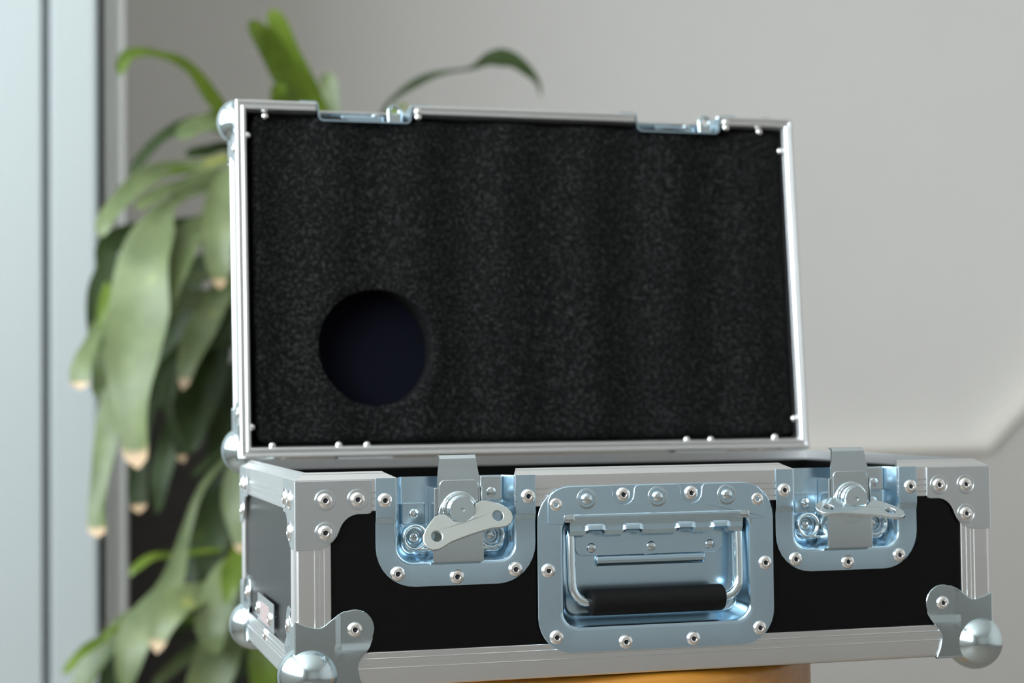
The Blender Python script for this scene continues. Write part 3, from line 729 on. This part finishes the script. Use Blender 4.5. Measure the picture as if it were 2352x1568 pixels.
# keeper trays let into the lid's front wall
def keeper(x0, x1):
    tr = 1.1
    path_o = [(x0-13, D/mm+0.9), (x0-1.5, D/mm+0.9), (x0+0.4, D/mm-0.4)]+[(x0+1.6+3-3*math.cos(a), 251.2-3*math.sin(a)) for a in [math.radians(18*i) for i in range(6)]]
    path_o += [(2*((x0+x1)/2)-a, b) for a, b in path_o[::-1]]
    inn = []
    n = len(path_o)
    for i, (a, b) in enumerate(path_o):
        p0, p1 = Vector(path_o[max(i-1, 0)]), Vector(path_o[min(i+1, n-1)])
        d = (p1-p0).normalized(); inn.append((a+d.y*tr, b-d.x*tr))
    poly = path_o+inn[::-1]
    k = lsub('latch_keeper', prism_bm(S(poly), lambda a, b, s: Vector((a, s, b)), 0.0006, 0.036), 'zinc', 40)
    bm = box_bm((x0+1)*mm, (x1-1)*mm, 0.034, 0.0362, 0.2485, D+0.0008); sub('keeper_end', finish(bm, 'keeper_end', 30), 'zinc', k)
    c = (x0+x1)/2
    sub('keeper_box', finish(box_bm((c-17)*mm, (c+15)*mm, 0.006, 0.026, 0.2482, 0.2535, 0.0012, 2), 'keeper_box', 35), 'zinc_dark', k)
    srivet(k, c+9, 8, 253.6, 'top'); srivet(k, c-22, 10, 248.6, 'top')
    eye = [(118.3+a-95.5+c, b) for a, b in ([(-5.2, 248.4), (5.2, 248.4)]+arc(0, 256.5, 5.4, 0, 180, 12))]
    sub('padlock_eye', finish(plate_bm(S(eye), [S(circle(118.3-95.5+c, 256.4, 3.0, 20))], 0.0018, lambda a, b, h: Vector((a, 0.004-h, b)), 0.0003), 'padlock_eye', 30), 'zinc_bright', k)
    for x in (x0-4.6, x1+4.6):
        sub('rivet', RIVET, None, k, (x*mm, 0.0105, D+0.0009), FLIP['top'])
    for x in (x1+4.6, ):
        for z in (256.5, 252.0): sub('rivet_tail', TAIL, 'rivet_aluminium', k, (x*mm, 0.0004, z*mm))
TAIL = finish(lathe_bm([(a*mm, b*mm) for a, b in [(2.5, -0.6), (2.6, 0.4), (2.2, 1.3), (1.2, 1.9), (0, 2.0)]], 14), 'rivet_tail', 60)
keeper(*KA); keeper(*KB)
for x, z in ((22.8, 8.6), (70.9, 8.4), (91.6, 8.2), (339.4, 8.0), (359.0, 7.8), (412.1, 8.8), (21.6, 249.8), (412.0, 250.4), (8.4, 235.1), (8.2, 22.1), (429.2, 235.3), (429.2, 23.0)):
    sub('rivet_tail', TAIL, 'rivet_aluminium', lid, (x*mm, 0.0035, z*mm))
for x in (19.6, 46.0, 411.0): sub('rivet', RIVET, None, lid, (x*mm, 0.010, D+0.0001), FLIP['top'])
# hinge along the back
for x in (70, 330):
    bm = tube_bm([V(x, D/mm+2.4, 2.6), V(x+40, D/mm+2.4, 2.6)], 0.0024, 14)
    box_bm(x*mm, (x+40)*mm, D, D+0.0012, -0.030, 0.0026, bm=bm)
    box_bm(x*mm, (x+40)*mm, D+0.001, D+0.034, 0.0016, 0.0026, bm=bm)
    part('hinge', bm, 'aluminium', 35)

# ------------------------------------------------------------------ the plant
PX, PY = 0.23, 1.50
plant = tag(link('potted_plant', None, None, None, (PX, PY, 0)), 'tall dracaena with long drooping green leaves and dry tan tips behind the case', 'plant')
POFF = (-PX, -PY, 0)
link('pot', finish(lathe_bm([(0, 0), (0.105, 0), (0.115, 0.01), (0.145, 0.25), (0.155, 0.255), (0.155, 0.28), (0.14, 0.28), (0.135, 0.25), (0, 0.25)], 40, ZL), 'pot', 40), 'terracotta', plant)
link('soil', finish(lathe_bm([(0.137, 0.248), (0.08, 0.258), (0, 0.262)], 30, ZL), 'soil', 60), 'soil', plant)
for k, (dx, dy, h) in enumerate(((0.01, 0.0, 1.11), (-0.035, 0.03, 0.82), (0.0, -0.03, 0.62))):
    link('cane', finish(tube_bm(catmull([(dx*0.5, dy*0.5, 0.24), (dx, dy, 0.5*h+0.1), (dx*1.2+0.01, dy, h)], 10), lambda q: 0.018-0.004*q, 12), 'cane', 60), 'cane_bark', plant)
def leaf_obj(ctrl, d0, d1, mt, tan, face, rng, n=26, wave=0.16, fold=0.10):
    """ctrl: (u, v, width) from base to tip, d0/d1: depth of base and tip; tan: the tip has dried"""
    m_ = len(ctrl)-1
    pts = [at(u, v, d0+(d1-d0)*math.sin(0.5*PI*i/m_)) for i, (u, v, w) in enumerate(ctrl)]
    root = Vector((PX+0.012, PY, min(max(pts[0].z+0.01, 0.45), 1.095)))       # where the leaf leaves its cane
    P = catmull([root]+pts, n)
    Wd = catmull([(12, 0, 0)]+[(w, 0, 0) for u, v, w in ctrl], n)
    face = Vector(face).normalized(); bm = bmesh.new(); uvl = bm.loops.layers.uv.new('UVMap'); rows = []
    ph = rng.uniform(0, 6)
    for i, p in enumerate(P):
        q = i/n
        tg = (P[min(i+1, n)]-P[max(i-1, 0)]).normalized()
        sd = tg.cross(face)
        if sd.length < 1e-3: sd = tg.cross(Vector((0, 0, 1)))
        sd.normalize(); nr = sd.cross(tg).normalized()
        if nr.dot(face) < 0: nr = -nr
        ww = max(3.0, Wd[i].x)*(p-CAM).length/4013/2
        if q > 0.93: ww *= max(0.12, math.sqrt(max(0, 1-((q-0.93)/0.07)**2)))
        row = []
        for s in (-1, -0.55, 0, 0.55, 1):
            wv = wave*ww*math.sin(q*13+ph+s*1.3)*abs(s)**2
            row.append(bm.verts.new(p+sd*ww*s*(1+0.07*math.sin(q*17+ph*2+s))+nr*(abs(s)*ww*fold*2+wv)))
        rows.append(row)
    vs = 1.0 if tan else 0.9
    for i, (A, B) in enumerate(zip(rows, rows[1:])):
        for k in range(4):
            f = bm.faces.new((A[k], A[k+1], B[k+1], B[k]))
            for lp, (uu, vv) in zip(f.loops, ((k/4, i/n), ((k+1)/4, i/n), ((k+1)/4, (i+1)/n), (k/4, (i+1)/n))): lp[uvl].uv = (uu, vv*vs)
    return link('leaf', finish(bm, 'leaf', 80, False), mt, plant, POFF)
P_, K_, G_ = 'leaf_pale', 'leaf_dark', 'leaf_bright'
LV = [
 # crown above the lid
 ([(770, 420, 30), (735, 270, 46), (700, 195, 50), (665, 120, 50), (640, 60, 44), (622, 20, 26)], 1.46, 1.38, G_, 0),
 ([(760, 420, 30), (715, 265, 56), (660, 175, 66), (620, 110, 58), (595, 75, 46), (572, 48, 26)], 1.44, 1.30, G_, 0),
 ([(775, 420, 26), (766, 260, 38), (758, 200, 42), (752, 165, 28)], 1.47, 1.48, P_, 0),
 ([(690, 420, 26), (655, 270, 40), (642, 220, 42), (636, 192, 30)], 1.42, 1.35, G_, 0),
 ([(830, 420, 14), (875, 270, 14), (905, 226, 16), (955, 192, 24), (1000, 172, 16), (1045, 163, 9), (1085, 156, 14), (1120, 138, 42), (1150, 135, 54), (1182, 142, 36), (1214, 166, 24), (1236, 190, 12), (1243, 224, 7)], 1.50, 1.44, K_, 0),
 ([(840, 420, 14), (885, 285, 18), (905, 255, 20), (940, 240, 10)], 1.48, 1.43, G_, 0),
 ([(620, 400, 30), (530, 285, 36), (480, 215, 34), (447, 168, 28), (412, 143, 34), (370, 128, 26), (328, 120, 30), (296, 126, 34), (281, 150, 28), (277, 175, 14)], 1.45, 1.32, G_, 0),
 # tier beside the lid
 ([(620, 380, 30), (540, 305, 36), (470, 284, 40), (412, 296, 42), (362, 326, 36), (322, 368, 30), (300, 400, 16)], 1.48, 1.42, K_, 0),
 ([(600, 300, 30), (530, 272, 46), (475, 285, 54), (430, 300, 46), (405, 318, 20)], 1.45, 1.40, P_, 0),
 ([(620, 400, 24), (545, 366, 34), (470, 380, 40), (399, 388, 48), (350, 402, 50), (305, 432, 50), (262, 480, 50), (240, 514, 42), (230, 545, 22)], 1.44, 1.28, P_, 0),
 ([(560, 365, 20), (480, 382, 30), (410, 384, 36), (360, 398, 30), (330, 415, 14)], 1.42, 1.33, G_, 0),
 ([(600, 350, 22), (520, 338, 28), (472, 347, 30), (425, 356, 18)], 1.47, 1.43, K_, 0),
 ([(600, 420, 26), (520, 400, 36), (445, 424, 46), (412, 440, 34), (398, 460, 14)], 1.45, 1.40, P_, 0),
 ([(480, 420, 20), (400, 432, 30), (348, 455, 38), (312, 480, 20)], 1.43, 1.38, P_, 0),
 ([(600, 440, 24), (470, 432, 26), (392, 470, 30), (358, 529, 96), (330, 593, 128), (324, 660, 146), (326, 724, 146), (313, 788, 128), (304, 850, 114), (301, 900, 100), (306, 966, 80), (314, 1032, 66), (317, 1076, 44)], 1.40, 1.27, P_, 1),
 ([(620, 480, 26), (530, 495, 44), (452, 528, 66), (412, 580, 84), (380, 645, 88), (360, 720, 80), (345, 810, 50)], 1.42, 1.31, P_, 0),
 ([(590, 390, 24), (530, 405, 40), (502, 470, 62), (500, 545, 74), (502, 612, 52), (505, 664, 22)], 1.38, 1.33, P_, 1),
 ([(600, 620, 30), (530, 650, 50), (492, 705, 76), (468, 745, 84), (448, 795, 66), (432, 843, 44), (419, 896, 26)], 1.46, 1.38, P_, 1),
 ([(560, 500, 24), (380, 520, 36), (290, 540, 46), (246, 572, 52), (246, 616, 50), (228, 660, 46), (219, 705, 42), (210, 790, 18)], 1.46, 1.36, K_, 0),
 ([(400, 560, 24), (290, 610, 36), (258, 660, 40), (240, 700, 30), (228, 760, 14)], 1.42, 1.34, G_, 0),
 ([(380, 640, 24), (280, 690, 40), (238, 740, 40), (212, 785, 34), (192, 828, 54), (186, 862, 52), (184, 894, 34)], 1.40, 1.30, P_, 1),
 ([(330, 680, 24), (262, 740, 44), (236, 810, 46), (230, 870, 40), (224, 915, 18)], 1.41, 1.34, P_, 0),
 ([(420, 700, 26), (320, 800, 50), (268, 900, 66), (250, 970, 62), (244, 1030, 54), (230, 1104, 40), (222, 1160, 44), (225, 1200, 50), (224, 1234, 40)], 1.42, 1.31, P_, 1),
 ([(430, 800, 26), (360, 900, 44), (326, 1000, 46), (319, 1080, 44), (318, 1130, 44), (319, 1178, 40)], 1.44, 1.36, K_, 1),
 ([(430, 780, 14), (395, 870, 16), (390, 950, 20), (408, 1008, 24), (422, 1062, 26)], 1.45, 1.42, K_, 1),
 ([(620, 650, 30), (530, 700, 70), (480, 800, 110), (455, 900, 110), (440, 990, 70), (436, 1040, 30)], 1.50, 1.47, K_, 0),  # this and other inner dark leaves fill in the shade between the leaves
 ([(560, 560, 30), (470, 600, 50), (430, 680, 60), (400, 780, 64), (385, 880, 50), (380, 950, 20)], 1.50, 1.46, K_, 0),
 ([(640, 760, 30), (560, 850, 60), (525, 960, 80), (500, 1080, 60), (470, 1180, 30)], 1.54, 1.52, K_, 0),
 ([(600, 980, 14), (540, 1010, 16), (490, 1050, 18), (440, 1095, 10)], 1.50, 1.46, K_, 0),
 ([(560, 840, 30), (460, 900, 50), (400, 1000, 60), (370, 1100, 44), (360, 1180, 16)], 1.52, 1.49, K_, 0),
 # lower tier
 ([(620, 980, 24), (570, 1010, 36), (545, 1080, 46), (537, 1160, 50), (547, 1222, 40), (554, 1270, 18)], 1.42, 1.36, P_, 1),
 ([(560, 1030, 14), (470, 1110, 16), (430, 1216, 24), (411, 1287, 38), (388, 1354, 62), (352, 1412, 88), (310, 1468, 80), (296, 1518, 62), (286, 1590, 36)], 1.46, 1.34, P_, 0),
 ([(620, 1345, 34), (540, 1352, 56), (466, 1366, 62), (405, 1388, 84), (374, 1436, 62), (360, 1500, 28)], 1.42, 1.33, P_, 1),
 ([(620, 1270, 30), (560, 1285, 46), (522, 1330, 78), (498, 1390, 90), (488, 1450, 66), (498, 1502, 26)], 1.40, 1.34, P_, 0),
 ([(620, 1250, 24), (570, 1262, 40), (540, 1300, 54), (528, 1345, 40), (520, 1390, 14)], 1.39, 1.33, G_, 0),
 ([(640, 1400, 40), (570, 1420, 80), (520, 1465, 96), (498, 1520, 100), (466, 1580, 84), (440, 1660, 40)], 1.44, 1.38, P_, 1),
 ([(660, 1420, 30), (610, 1470, 56), (606, 1540, 70), (615, 1640, 50)], 1.42, 1.39, G_, 1),
 ([(300, 1440, 14), (240, 1466, 20), (195, 1494, 26), (168, 1524, 28), (146, 1548, 14)], 1.40, 1.34, G_, 0),
 ([(520, 1345, 24), (420, 1370, 34), (340, 1405, 46), (282, 1442, 50), (240, 1492, 58), (196, 1562, 58), (170, 1640, 30)], 1.46, 1.38, P_, 0),
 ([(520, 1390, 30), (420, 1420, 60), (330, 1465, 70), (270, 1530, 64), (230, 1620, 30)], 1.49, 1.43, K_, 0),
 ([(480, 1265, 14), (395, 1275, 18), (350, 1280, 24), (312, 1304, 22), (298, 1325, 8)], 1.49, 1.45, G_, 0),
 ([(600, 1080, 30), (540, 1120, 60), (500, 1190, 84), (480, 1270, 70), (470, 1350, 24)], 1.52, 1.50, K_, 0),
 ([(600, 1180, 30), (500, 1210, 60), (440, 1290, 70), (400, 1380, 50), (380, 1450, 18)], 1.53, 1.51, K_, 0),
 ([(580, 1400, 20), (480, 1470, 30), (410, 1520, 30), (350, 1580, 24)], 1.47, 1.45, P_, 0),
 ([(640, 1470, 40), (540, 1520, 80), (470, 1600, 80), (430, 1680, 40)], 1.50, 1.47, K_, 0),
]
rg = random.Random(11)
for ctrl, d0, d1, mt, tan in LV: leaf_obj(ctrl, d0, d1, mt, tan, (-0.30+rg.uniform(-.25, .2), -0.85, 0.30+rg.uniform(-.25, .25)), rg)
